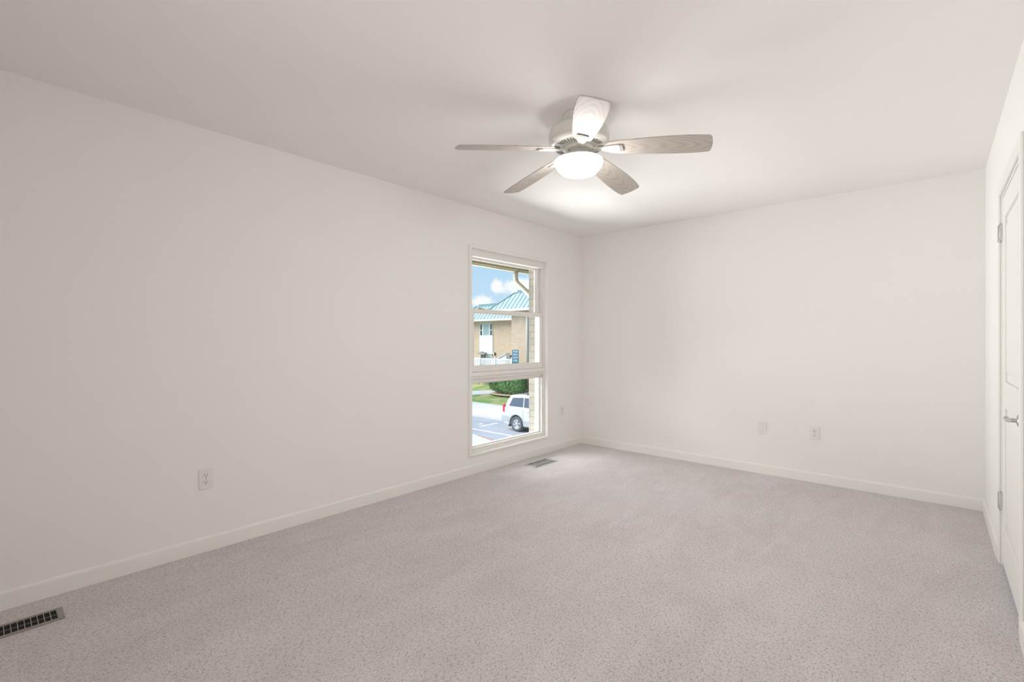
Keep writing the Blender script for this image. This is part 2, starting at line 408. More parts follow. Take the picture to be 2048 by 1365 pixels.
low = sash('lower_sash', -.078, -.045, sy0 + .002, sy1 - .002, .922, 1.513, .050, .024, .052, .034, -.062)
b = MB(); b.box(-.070, -.046, 3.12, 3.19, 1.5125, 1.521); b.box(-.066, -.050, 3.13, 3.16, 1.521, 1.527); b.build('sash_lock', m_cap, low, bevel=.002)
b = MB()
ring(b, -.110, -.040, FY0 + .0285, FY1 - .0125, OZ0 + .0225, .8175, FY0 + .052, FY1 - .030, OZ0 + .040, .8165)
o = b.build('fixed_sash', m_vinyl, win, bevel=.004)
b = MB(); ring(b, -.106, -.070, FY0 + .0525, FY1 - .0305, OZ0 + .0405, .816, FY0 + .062, FY1 - .045, OZ0 + .052, .812)
b.build('glazing_bead', m_vinyl, o, bevel=.002)
MB().box(-.094, -.090, FY0 + .063, FY1 - .046, OZ0 + .053, .811).build('glass_pane', m_glass, o)

# ------------------------------------------------------------------ door in the right wall
def casing():
    b = MB(); x0, x1 = RX - .010, RX
    cw = .064
    b.box(x0, x1, DY0 - cw, DY0, 0, DZ + cw); b.box(x0, x1, DY1, DY1 + cw, 0, DZ + cw); b.box(x0, x1, DY0, DY1, DZ, DZ + cw)
    # jamb
    b.box(RX + .0005, RX + .119, DY0 + .0005, DY0 + .012, 0, DZ - .0005); b.box(RX + .0005, RX + .119, DY1 - .012, DY1 - .0005, 0, DZ - .0005)
    b.box(RX + .0005, RX + .119, DY0 + .012, DY1 - .012, DZ - .012, DZ - .0005)
    return struct(b.build('trim_2', m_trim, bevel=.003))
casing()
door = empty('door_1', (RX, DY1 - .014, 0)); struct(door)
def build_door():
    b = MB(); y0, y1 = DY0 + .015, DY1 - .015; z0, z1 = .018, DZ - .016
    X0, X1 = RX + .004, RX + .039
    rails = [z0, z0 + .20, .860, 1.000, z1 - .115, z1]; st = .11
    b.box(X0, X1, y0, y0 + st, z0, z1); b.box(X0, X1, y1 - st, y1, z0, z1)
    for a, c_ in ((0, 1), (2, 3), (4, 5)): b.box(X0, X1, y0 + st, y1 - st, rails[a], rails[c_])
    for za, zb in ((rails[1], rails[2]), (rails[3], rails[4])):
        ya, yb = y0 + st, y1 - st
        b.box(X0 + .010, X1 - .006, ya, yb, za, zb)
        # raised field with sloping border
        k, q = .035, .060
        A_ = [(X0 + .010, ya + k, za + k), (X0 + .010, yb - k, za + k), (X0 + .010, yb - k, zb - k), (X0 + .010, ya + k, zb - k)]
        B_ = [(X0 + .002, ya + q, za + q), (X0 + .002, yb - q, za + q), (X0 + .002, yb - q, zb - q), (X0 + .002, ya + q, zb - q)]
        for i in range(4): b.quad(A_[i], A_[(i+1) % 4], B_[(i+1) % 4], B_[i])
        b.quad(*B_)
    T = Matrix.Translation(Vector((-door.location.x, -door.location.y, 0)))
    b.build('door_slab', m_door, door, bevel=.003, mtx=T)
    for z in (1.80, .346):
        h = MB(); h.lathe([(.0055, z - .048), (.0055, z + .048)], RX - .004, DY1 - .010, 14)
        h.lathe([(.004, z + .048), (.003, z + .054)], RX - .004, DY1 - .010, 14)
        h.lathe([(.003, z - .054), (.004, z - .048)], RX - .004, DY1 - .010, 14)
        h.box(RX - .0125, RX - .0100, DY1 - .004, DY1 + .016, z - .044, z + .044); h.box(RX - .003, RX + .0035, DY1 - .034, DY1 - .012, z - .044, z + .044)
        h.build('hinge', m_hinge, door, mtx=T)
    k = MB(); yk, zk = 2.935, .876
    R = Matrix.Translation(Vector((RX + .003, yk, zk))) @ Matrix.Rotation(-PI/2, 4, 'Y')
    k.lathe([(.026, 0), (.026, .006), (.022, .010), (.0085, .012), (.0085, .040)], 0, 0, 28, mtx=R)
    k.tube([(RX - .034, yk - .010, zk), (RX - .036, yk + .03, zk), (RX - .034, yk + .08, zk - .001), (RX - .031, yk + .105, zk - .002)], [.010, .0095, .009, .007], 14)
    k.build('lever_handle', m_nickel, door, mtx=T, label='brushed metal lever handle')
build_door()

# ------------------------------------------------------------------ wall plates
def plate(name, loc, rz, outlet=True):
    e = empty(name, loc, rz)          # local frame: plate in the x-z plane, facing -y
    b = MB(); b.box(-.035, .035, -.0065, 0, -.0575, .0575)
    b.build('cover_plate', m_plate, e, bevel=.003, seg=3)
    R = lambda z: Matrix.Translation(Vector((0, -.0065, z))) @ Matrix.Rotation(PI/2, 4, 'X')
    if outlet:
        for dz in (.0195, -.0195):
            r = MB(); pts = []
            for k in range(24):
                a = 2*PI*k/24; pts.append((.0172*math.cos(a), -.006, dz + max(-.0138, min(.0138, .0172*math.sin(a)))))
            r.prism(pts, (0, -.0032, 0)); rc = r.build('receptacle', m_plate, e, bevel=.0006, seg=1)
            s_ = MB(); s_.box(-.0075, -.0051, -.0099, -.0080, dz - .001, dz + .0085); s_.box(.0051, .0073, -.0099, -.0080, dz, dz + .0080)
            s_.lathe([(.0025, .0015), (.0025, .0034)], 0, 0, 12, mtx=R(dz - .0075)); s_.build('slot', m_slot, rc)
        q = MB(); q.lathe([(.0032, 0), (.0030, .0012)], 0, 0, 14, mtx=R(0)); q.build('screw', m_screw, e)
    else:
        for dz in (.046, -.046):
            q = MB(); q.lathe([(.0030, 0), (.0028, .0010)], 0, 0, 14, mtx=R(dz)); q.build('screw', m_screw, e)
    return e
thing(plate('electrical_outlet', (0, .873, .418), PI/2), 'ivory duplex outlet on the left wall, alone far left of the window', 'outlet', 'duplex wall outlets')
thing(plate('electrical_outlet', (0, 4.380, .424), PI/2), 'ivory duplex outlet between the window and the room corner', 'outlet', 'duplex wall outlets')
thing(plate('electrical_outlet', (2.377, RY, .424), 0), 'ivory duplex outlet on the far wall, right of the blank plate', 'outlet', 'duplex wall outlets')
thing(plate('blank_wall_plate', (1.966, RY, .418), 0, False), 'ivory blank cover plate with two screws on the far wall', 'wall plate')

# ------------------------------------------------------------------ floor registers
def register(loc, Lh, Wh, grid, frame_mat, bar_mat):
    e = empty('floor_register', loc)
    b = MB(); f = .014; h0, h1 = .0005, .006
    b.box(-Wh, Wh, -Lh, -Lh + f*1.6, h0, h1); b.box(-Wh, Wh, Lh - f*1.6, Lh, h0, h1)
    b.box(-Wh, -Wh + f, -Lh + f*1.6, Lh - f*1.6, h0, h1); b.box(Wh - f, Wh, -Lh + f*1.6, Lh - f*1.6, h0, h1)
    b.build('frame', frame_mat, e, bevel=.0015)
    MB().box(-Wh + f, Wh - f, -Lh + f*1.6, Lh - f*1.6, .0003, .0012).build('duct_opening', m_black, e)
    q = MB(); y0, y1 = -Lh + f*1.6, Lh - f*1.6
    if grid:
        n = 14
        for k in range(1, n): y = y0 + (y1 - y0)*k/n; q.box(-Wh + f, Wh - f, y - .0010, y + .0010, .0025, .0052)
        q.box(-.0008, .0008, y0, y1, .0016, .0024)
    else:
        for x, w_ in ((-Wh*.42, .006), (0, .008), (Wh*.42, .009)): q.box(x - w_, x + w_, y0, y1, .002, .0055)
        for k in (1, 2): y = y0 + (y1 - y0)*k/3; q.box(-Wh + f, Wh - f, y - .002, y + .002, .0014, .0019)
    q.build('grille_bars', bar_mat, e)
    return e
thing(register((.242, .090, 0), .163, .062, True, m_reg, m_regbar), 'dark brown floor register with an open wire grille, by the left wall', 'floor vent', 'floor registers')
thing(register((.231, 3.712, 0), .172, .074, False, m_reg2, m_reg2), 'grey floor register with long slats, on the carpet under the window', 'floor vent', 'floor registers')

# ------------------------------------------------------------------ ceiling fan with light
FX, FY = 1.700, 2.172
ANG0 = math.radians(21.4)
fan = thing(empty('ceiling_fan', (FX, FY, RZ)), 'white five-blade ceiling fan with a lit frosted bowl lamp', 'ceiling fan')
def zf(z): return z - RZ
def lp(prof): return [(r, zf(z)) for r, z in prof]
MB().lathe(lp([(.088, 2.4395), (.090, 2.432), (.088, 2.425), (.086, 2.392), (.086, 2.372)])).build('canopy', m_fan, fan)
b = MB(); b.lathe(lp([(.086, 2.382), (.115, 2.379), (.145, 2.368), (.158, 2.352), (.163, 2.332), (.163, 2.308), (.158, 2.304), (.158, 2.300), (.163, 2.296),
                      (.160, 2.286), (.148, 2.276), (.130, 2.270), (.090, 2.268)]), seg=72)
hs = b.build('motor_housing', m_fan, fan)
b = MB(); v2 = MB()
for k in range(50):
    if k % 10 in (0, 9): continue
    a = ANG0 + 2*PI*(k + .5)/50; M_ = Matrix.Rotation(a, 4, 'Z')
    b.box(.102, .134, -.0012, .0012, zf(2.2655), zf(2.272), mtx=M_)
vo = b.build('vent_slots', m_vent, hs)
MB().lathe(lp([(.084, 2.270), (.084, 2.252), (.080, 2.248), (.060, 2.248)])).build('flywheel', m_fan, fan)
b = MB(); b.lathe(lp([(.062, 2.250), (.062, 2.222), (.066, 2.219), (.098, 2.214), (.104, 2.208), (.104, 2.204), (.060, 2.203)]))
lk = b.build('light_kit', m_fan, fan)
for a in (.3, 2.4, 4.5):
    M_ = Matrix.Rotation(a, 4, 'Z') @ Matrix.Translation(Vector((.062, 0, zf(2.236)))) @ Matrix.Rotation(PI/2, 4, 'Y')
    q = MB(); q.lathe([(.004, -.001), (.0035, .003)], 0, 0, 12, mtx=M_); q.build('screw', m_screw, lk)
bowl = MB(); bowl.lathe(lp([(.128, 2.1935), (.131, 2.184), (.128, 2.173), (.118, 2.156), (.104, 2.139), (.093, 2.129), (.077, 2.123), (.055, 2.121), (.025, 2.1195), (.004, 2.119)]), seg=64)
bw = bowl.build('lamp_bowl', m_glow, fan, label='glowing frosted glass bowl')
MB().lathe(lp([(.100, 2.2035), (.118, 2.201), (.126, 2.196), (.1282, 2.1935)])).build('bowl_rim', m_fan, bw)
R_TIP, DROOP, PITCH = .668, .066, math.radians(13)
ANG0 = math.radians(21.4)
def blade_outline():
    # half widths along the blade (r, left, right) with a square-cut tip and a rounded root
    top, bot = [], []
    prof = [(.150, .030), (.160, .043), (.180, .050), (.24, .057), (.32, .064), (.40, .070), (.48, .0735), (.55, .0740), (.61, .0715), (.650, .0670), (.662, .0640), (R_TIP + .002, .055)]
    for r, h in prof: top.append((r, h)); bot.append((r, -h))
    tip = [(R_TIP + .006, .030), (R_TIP + .008, 0.0), (R_TIP + .006, -.030)]
    return top + tip + bot[::-1]
def make_blade(k):
    slope = math.atan2(DROOP, R_TIP)
    M_ = Matrix.Rotation(ANG0 + k*2*PI/5, 4, 'Z') @ Matrix.Translation(Vector((0, 0, zf(2.262)))) @ Matrix.Rotation(slope, 4, 'Y') @ Matrix.Rotation(-PITCH, 4, 'X')
    b = MB(); b.prism([(x, y, -.003) for x, y in blade_outline()], (0, 0, .006))
    o = b.build('blade', m_blade, fan, bevel=.0015)
    o.matrix_local = M_
    i = MB()
    i.prism([(.070, .020, -.010), (.105, .014, -.012), (.135, .018, -.012), (.175, .027, -.012), (.218, .030, -.012), (.226, .020, -.012), (.228, 0, -.012),
             (.226, -.020, -.012), (.218, -.030, -.012), (.175, -.027, -.012), (.135, -.018, -.012), (.105, -.014, -.012), (.070, -.020, -.010)], (0, 0, .0085))
    j = i.build('blade_iron', m_fan, o, bevel=.003, seg=3)
    c_ = MB(); c_.prism([(.219, .030, -.0095), (.235, .0285, -.0095), (.239, 0, -.0095), (.235, -.0285, -.0095), (.219, -.030, -.0095), (.228, 0, -.0095)], (0, 0, .006))
    c_.build('iron_end', m_cap, j)
for k in range(5): make_blade(k)

# ================================================================== outside
GZ = -3.05
# own eave: soffit, fascia, gutter, downspout
b = MB(); b.box(-1.17, -.25, -6, 9, 2.215, 2.235)
for y in [(-6 + .3*k) for k in range(50)]: b.box(-1.17, -.25, y, y + .012, 2.211, 2.2155)
b.box(-1.20, -1.17, -6, 9, 2.19, 2.42)
struct(b.build('eave', m_soffit))
b = MB()
prof = [(-1.200, 2.185), (-1.200, 2.29), (-1.206, 2.29), (-1.206, 2.19), (-1.275, 2.19), (-1.300, 2.24), (-1.305, 2.29), (-1.32, 2.29), (-1.315, 2.235), (-1.285, 2.178), (-1.205, 2.176)]
b.prism([(x, -6, z) for x, z in prof], (0, 15, 0))
struct(b.build('gutter', m_soffit))
yd = 5.0
pts = []
for k in range(9):
    a = (k/8)*math.radians(52); pts.append((-1.235 + .12*(1 - math.cos(a)), yd, 2.10 - .12*math.sin(a)))
pts = [(-1.235, yd, 2.185)] + pts
x_, z_ = pts[-1][0], pts[-1][2]; dx, dz = math.sin(math.radians(52)), -math.cos(math.radians(52))
e_ = (-.42, z_ + dz*((-.42 - x_)/dx)); pts.append((e_[0], yd, e_[1]))
for k in range(1, 7):
    a = k/6*math.radians(52); pts.append((e_[0] + .10*(math.cos(math.radians(52) - a) - math.cos(math.radians(52))), yd, e_[1] - .10*(math.sin(math.radians(52)) - math.sin(math.radians(52) - a)) ))
pts.append((pts[-1][0], yd, GZ + .15))
b = MB(); b.tube(pts, .034, 14)
ds = thing(b.build('downspout', m_spout), 'tan round downspout curving from the eave gutter toward the wall outside the window', 'downspout')
for z in (.9, -1.2):
    MB().box(pts[-1][0] - .038, -.25, yd - .040, yd + .040, z, z + .025).build('strap', m_spout, ds)

# ground
struct(MB().box(-90, -1.2, -40, 19.45, GZ - .3, GZ).build('parking_lot', m_asphalt))
struct(MB().box(-1.2, -.25, -40, 19.45, GZ - .3, GZ + .01).build('foundation_strip', m_conc))
b = MB(); b.box(-90, 30, 19.45, 22.15, GZ - .3, GZ + .12)
struct(b.build('sidewalk', m_conc, bevel=.02))
struct(MB().box(-90, -1.2, 18.85, 19.449, GZ - .2, GZ + .012).build('concrete_gutter', m_conc))
# lawn slope
def lawn_z(y): return GZ + .12 + max(0, min(1, (y - 22.15)/5.2))*.78
b = MB(); rows = []
ys = [22.15, 22.3, 23, 24, 25, 26, 27.35, 40, 90]
for y in ys: rows.append([b.b.verts.new((x, y, lawn_z(y) + .02 + .03*mnoise.noise(Vector((x*.3, y*.3, 0))))) for x in range(-90, 31, 4)])
for r0, r1 in zip(rows, rows[1:]):
    for k in range(len(r0) - 1): f = b.b.faces.new([r0[k], r0[k+1], r1[k+1], r1[k]]); f.smooth = True
struct(b.build('lawn', m_grass))
# concrete path crossing the lawn towards the buildings
b = MB()
P0 = [(-24.6, 23.45), (-22.6, 24.35), (-20.2, 25.6), (-18.0, 26.6)]; P1 = [(-23.6, 22.35), (-21.9, 23.30), (-19.9, 24.55), (-17.6, 25.5)]
for i in range(3):
    q = [Vector((*P0[i], 0)), Vector((*P0[i+1], 0)), Vector((*P1[i+1], 0)), Vector((*P1[i], 0))]
    for v in q: v.z = lawn_z(v.y) - .02
    b.prism([tuple(v) for v in q], (0, 0, .085))
struct(b.build('garden_path', m_conc))
# parking marks
b = MB(); b.box(-16.8, -6.0, 15.80, 15.91, GZ, GZ + .006); b.box(-16.8, -6.0, 18.62, 18.72, GZ, GZ + .006); b.box(-16.8, -6.0, 12.0, 12.1, GZ, GZ + .006)
b = struct(b.build('parking_line', m_line))
b = MB()
for k in range(9):
    y = 16.55 + k*.15
    b.box(-13.80, -13.62, y, y + (.11 if k % 4 else .04), GZ, GZ + .006)
b.box(-14.25, -14.14, 16.95, 17.2, GZ, GZ + .006)
struct(b.build('stall_marking', m_line))
def edge(x, off=0): return 14.45 - .26*(x + 11.33) + off      # the island's slanting kerb line
def island(name, m, xa, xb, oa, ob, h):
    b = MB(); b.prism([(xa, edge(xa, oa), GZ - .1), (xb, edge(xb, oa), GZ - .1), (xb, edge(xb, ob), GZ - .1), (xa, edge(xa, ob), GZ - .1)], (0, 0, .1 + h))
    return struct(b.build(name, m, bevel=.015))
island('parking_island', m_conc, -22, -6.5, -4.5, -.12, .13)
island('red_curb', m_red, -11.75, -6.5, -.119, 0, .135)
island('grey_curb', m_asphalt, -22, -11.751, -.119, 0, .133)

# ------------------------------------------------------------------ neighbouring apartment building
apt = thing(empty('apartment_building', (-24, 31, -2.2)), 'tan brick two-storey apartment building with teal metal roofs behind the white fence', 'building')
T = Matrix.Translation(Vector((24, -31, 2.2)))
def part(mb, name, m, parent=apt, **k): return mb.build(name, m, parent, mtx=T, **k)
b = MB(); b.box(-36, -21.0, 31, 43, -2.9, 3.0); b.box(-21.84, -20.10, 28, 42, -2.9, 3.55); b.box(-20.10, -6, 29.2, 42, -2.9, 3.55)
part(b, 'brick_wall', m_brick)
def mansard(x0, x1, y0, y1, z0, z1, inset, name, seam=.42, left_in=None):
    li = inset if left_in is None else left_in
    b = MB(); A_ = [(x0, y0, z0), (x1, y0, z0), (x1, y1, z0), (x0, y1, z0)]; B_ = [(x0 + li, y0 + inset, z1), (x1 - li, y0 + inset, z1), (x1 - li, y1 - inset, z1), (x0 + li, y1 - inset, z1)]
    for i in range(4): b.quad(A_[i], A_[(i+1) % 4], B_[(i+1) % 4], B_[i])
    b.quad(*B_); b.quad(*A_[::-1])
    rf = part(b, name, m_teal)
    s_ = MB(); x = x0 + li*.15
    n = int((x1 - x0)/seam)
    for k in range(1, n):
        x = x0 + seam*k
        tt = 1.0
        if x < x0 + li: tt = (x - x0)/li
        if x > x1 - li: tt = (x1 - x)/li
        s_.tube([(x, y0, z0 + .01), (x, y0 + inset*tt, z0 + (z1 - z0)*tt + .01)], .022, 4, smooth=False)
    part(s_, 'standing_seams', m_teal_dk, rf)
    c = MB(); c.tube([(x0, y0, z0 + .02), (x0 + li, y0 + inset, z1 + .02)], .045, 6); c.tube([(x1, y0, z0 + .02), (x1 - li, y0 + inset, z1 + .02)], .045, 6)
    c.tube([(x0 + li, y0 + inset, z1), (x1 - li, y0 + inset, z1)], .06, 6)
    c.box(x0 + li, x1 - li, y0 + inset + .25, y0 + inset + .75, z1, z1 + .22)
    part(c, 'ridge_cap', m_teal_dk, rf)
    return rf
r1 = mansard(-31.2, -21.9, 30.4, 42.5, 3.10, 4.45, 1.3, 'lower_roof', left_in=1.6)
r2 = mansard(-23.95, -5.4, 27.4, 42.6, 3.62, 5.05, 1.3, 'main_roof', left_in=1.9)
b = MB(); b.box(-31.25, -21.85, 30.36, 30.43, 2.98, 3.14); b.box(-31.2, -21.9, 30.43, 31.0, 2.985, 3.02)
part(b, 'fascia', m_white)
b = MB(); b.box(-23.98, -5.4, 27.34, 27.41, 3.50, 3.68); b.box(-23.9, -5.5, 27.41, 31.0, 3.552, 3.60)
part(b, 'fascia', m_white)
# upstairs bay: olive head panel, triple window, white apron
Yf = 30.97
part(MB().box(-28.45, -26.76, Yf, 31, 2.74, 2.98), 'head_panel', m_olive)
b = MB()
for x0, x1 in ((-28.42, -28.36), (-28.10, -27.96), (-27.20, -27.08), (-26.84, -26.78)): b.box(x0, x1, Yf - .03, Yf, 1.68, 2.74)
b.box(-28.42, -26.78, Yf - .03, Yf, 1.64, 1.70); b.box(-28.42, -26.78, Yf - .03, Yf, 2.70, 2.75)
b.box(-28.36, -28.10, Yf - .03, Yf, 2.13, 2.19); b.box(-27.08, -26.84, Yf - .03, Yf, 2.13, 2.19)
wf = part(b, 'window', m_white)
part(MB().box(-28.36, -28.10, Yf - .01, Yf + .01, 1.70, 2.70), 'side_pane', m_darkglass, wf); part(MB().box(-27.08, -26.84, Yf - .01, Yf + .01, 1.70, 2.70), 'side_pane', m_darkglass, wf)
part(MB().box(-27.96, -27.20, Yf - .01, Yf + .01, 1.70, 2.70), 'centre_pane', m_tealglass, wf)
part(MB().box(-28.45, -26.76, Yf - .02, 31, .12, 1.64), 'white_apron', m_white)
# ground floor openings
b = MB(); b.box(-28.42, -27.52, Yf - .35, Yf, -.06, .10); b.box(-28.15, -27.85, Yf - .30, Yf - .1, .10, .2)
part(b, 'canopy', m_cap)
b = MB()
for x0, x1 in ((-28.30, -28.24), (-27.96, -27.90), (-27.62, -27.50), (-26.84, -26.78)): b.box(x0, x1, Yf - .03, Yf, -1.3, -.07)
b.box(-28.30, -26.78, Yf - .03, Yf, -.09, -.03); b.box(-27.50, -26.78, Yf - .03, Yf, -.14, .1)
wf = part(b, 'window', m_white)
part(MB().box(-28.24, -27.62, Yf - .01, Yf + .01, -1.3, -.09), 'dark_pane', m_darkglass, wf)
part(MB().box(-27.50, -26.84, Yf - .01, Yf + .01, -1.3, -.14), 'curtained_pane', m_tealglass, wf)
b = MB(); b.box(-25.52, -25.46, Yf - .02, Yf, -1.2, .02); b.box(-24.93, -24.87, Yf - .02, Yf, -1.2, .02); b.box(-24.30, -24.24, Yf - .02, Yf, -1.2, .02)
b.box(-25.52, -24.24, Yf - .02, Yf, -.04, .02)
wf = part(b, 'window', m_white)
part(MB().box(-25.46, -24.93, Yf - .01, Yf + .01, -1.2, -.04), 'dark_pane', m_darkglass, wf); part(MB().box(-24.87, -24.3, Yf - .01, Yf + .01, -1.2, -.04), 'dark_pane', m_darkglass, wf)
b = MB(); b.box(-26.64, -26.50, Yf - .12, Yf, -.07, .12); lt = part(b, 'porch_light', m_white)
part(MB().box(-26.50, -26.44, Yf - .08, Yf, -.12, .16), 'backplate', m_blackpl, lt)
b = MB(); b.tube([(-20.85, 27.5, 3.45), (-20.6, 27.6, 3.30), (-20.28, 27.93, 3.12), (-20.20, 27.95, 3.0), (-20.20, 27.95, -2.2)], .085, 8)
part(b, 'downspout', m_white)

# ------------------------------------------------------------------ white vinyl fence
fence = thing(empty('picket_fence', (-24, 27, -2.3)), 'white vinyl picket fence running in front of the brick building', 'fence')
FT = Matrix.Translation(Vector((24, -27, 2.3)))
px_ = [-31.35 + 1.74*k for k in range(7)]
for x in px_:
    b = MB(); b.box(x - .06, x + .06, 26.94, 27.06, -2.35, -.13); b.prism([(x - .075, 26.925, -.13), (x + .075, 26.925, -.13), (x + .075, 27.075, -.13), (x - .075, 27.075, -.13)], (0, 0, .04))
    b.build('post', m_white, fence, mtx=FT)
for x0, x1 in zip(px_, px_[1:]):
    b = MB(); a, c = x0 + .061, x1 - .061
    b.box(a, c, 26.97, 27.03, -.31, -.20); b.box(a, c, 26.97, 27.03, -.92, -.83); b.box(a, c, 26.97, 27.03, -2.15, -2.05)
    n = 11
    for k in range(n):
        x = a + (c - a)*(k + .5)/n; b.box(x - .045, x + .045, 26.985, 27.015, -.83, -.31); b.box(x - .045, x + .045, 26.985, 27.015, -2.05, -.92)
    b.build('picket_panel', m_white, fence, mtx=FT)
# low white lean-to behind the fence
b = MB(); sh = empty('garden_shed', (-22, 28.0, -2.25)); ST = Matrix.Translation(Vector((22, -28.0, 2.25)))
b.prism([(-23.15, 27.5, -2.3), (-21.95, 27.5, -2.3), (-21.95, 27.5, .16), (-23.15, 27.5, -.38)], (0, .45, 0))
b.build('shed_body', m_white, sh, mtx=ST)
b = MB(); b.prism([(-23.45, 27.42, -.50), (-23.45, 27.42, -.44), (-21.92, 27.42, .24), (-21.92, 27.42, .18)], (0, .55, 0))
b.build('shed_roof', m_plate, sh, mtx=ST)
thing(sh, 'pale lean-to shed with a sloping roof, behind the fence and left of the number sign', 'shed')

# ------------------------------------------------------------------ number sign
GL = {'3': ["1110", "0001", "0001", "0110", "0001", "0001", "1110"], '4': ["1001", "1001", "1001", "1111", "0001", "0001", "0001"],
      '2': ["0110", "1001", "0001", "0010", "0100", "1000", "1111"], '0': ["0110", "1001", "1001", "1001", "1001", "1001", "0110"],
      '6': ["0110", "1000", "1000", "1110", "1001", "1001", "0110"]}
sign = thing(empty('address_sign', (-19.75, 26.1, -2.33)), 'tall dark blue sign with white numbers 3420, 3422, 3424 and 3426 before the brick wall', 'sign')
b = MB(); b.box(-.30, .30, -.03, 0, 1.66, 2.87); pn = b.build('sign_panel', m_signblue, sign)
for x in (-.22, .22):
    MB().box(x - .03, x + .03, 0, .06, 0, 2.80).build('post', m_cap, sign)
def glyphs(txt, x0, z0, h, parent):
    cw = .098; px = .0235; ph = h/7
    for i, ch in enumerate(txt):
        b = MB()
        for r, row in enumerate(GL[ch]):
            for c_, v in enumerate(row):
                if v == '1': b.box(x0 + i*(cw + .030) + c_*px, x0 + i*(cw + .030) + (c_+1)*px + .004, -.036, -.0305, z0 + h - (r+1)*ph, z0 + h - r*ph)
        b.build('digit', m_signwhite, parent)
for k, t in enumerate(('3420', '3422', '3424', '3426')): glyphs(t, -.245, 2.66 - k*.222, .155, pn)
b = MB(); b.lathe([(.05, 0), (.05, .006)], 0, 0, 20, mtx=Matrix.Translation(Vector((0, -.030, 1.80))) @ Matrix.Rotation(PI/2, 4, 'X')); b.box(-.08, .08, -.036, -.0305, 1.70, 1.74)
b.build('emblem', m_signwhite, pn)

# ------------------------------------------------------------------ shrubs and tree
def foliage(name, m, center, rad, n, ls, parent, boxy=2.6, seed=1, inv=None):
    rnd = random.Random(seed); b = bmesh.new(); c = Vector(center)
    # solid core so no light leaks through
    core = bmesh.ops.create_icosphere(b, subdivisions=3, radius=1.0)['verts']
    for v in core:
        d = v.co.normalized(); p = (abs(d.x)**boxy + abs(d.y)**boxy + abs(d.z)**boxy)**(-1/boxy)
        k = p*(.86 + .10*mnoise.noise(d*3 + Vector((seed, 0, 0)))); v.co = c + Vector((d.x*rad[0]*k, d.y*rad[1]*k, d.z*rad[2]*k))
    for _ in range(n):
        d = Vector((rnd.gauss(0, 1), rnd.gauss(0, 1), rnd.gauss(0, 1))).normalized()
        p = (abs(d.x)**boxy + abs(d.y)**boxy + abs(d.z)**boxy)**(-1/boxy)
        k = p*(.86 + .10*mnoise.noise(d*3 + Vector((seed, 0, 0))) + rnd.uniform(-.02, .13)); q = c + Vector((d.x*rad[0]*k, d.y*rad[1]*k, d.z*rad[2]*k))
        t = Vector((rnd.gauss(0, 1), rnd.gauss(0, 1), rnd.gauss(0, 1))).normalized(); u = (t.cross(d) + .01*t).normalized(); w_ = (d*.5 + t*.8).normalized(); s = ls*rnd.uniform(.6, 1.3)
        b.faces.new([b.verts.new(q - u*s*.45), b.verts.new(q + w_*s - u*s*.1), b.verts.new(q + u*s*.45), b.verts.new(q - w_*s*.8)])
    me = bpy.data.meshes.new(name); b.to_mesh(me); b.free()
    return new_obj(name, me, m, parent)
def shrub(name, m, x, y, rad, n, ls, label, cat, seed, boxy=2.8):
    z = lawn_z(y); e = thing(empty(name, (x, y, z)), label, cat)
    foliage('foliage', m, (0, 0, rad[2] + .12), rad, n, ls, e, seed=seed, boxy=boxy)
    b = MB()
    for k in range(4):
        a = k*1.6; b.tube([(math.cos(a)*.1*rad[0], math.sin(a)*.1*rad[1], -.05), (math.cos(a)*.35*rad[0], math.sin(a)*.35*rad[1], rad[2]*.8)], [.03, .02], 8)
    b.build('stem', m_bark, e)
    MB().lathe([(rad[0]*1.06, 0), (rad[0]*.9, .05), (.02, .07)], 0, 0, 24).build('mulch_bed', m_mulch, e).scale = (1, rad[1]*1.2/rad[0], 1)
shrub('hedge', m_leaf, -19.08, 24.70, (1.60, .80, .70), 9000, .055, 'wide clipped green hedge on the lawn behind the parked car', 'hedge', 3, boxy=5)
shrub('brown_shrub', m_leafb, -17.06, 24.9, (.32, .50, .80), 2600, .05, 'withered dark brown shrub between the hedge and the yellow-green shrub', 'shrub', 5)
shrub('green_shrub', m_leafy, -16.10, 24.85, (.52, .6, .80), 3200, .055, 'yellow-green shrub at the right end of the hedge', 'shrub', 8)
pl = thing(empty('leafy_shrub', (-24.0, 26.5, lawn_z(26.5))), 'small bright green leafy shrub in front of the white fence', 'shrub')
foliage('foliage', m_leafy, (.35, 0, .95), (.55, .25, .62), 500, .10, pl, boxy=2, seed=12); MB().tube([(0, 0, -.05), (.2, 0, .7)], [.03, .02], 8).build('stem', m_bark, pl)

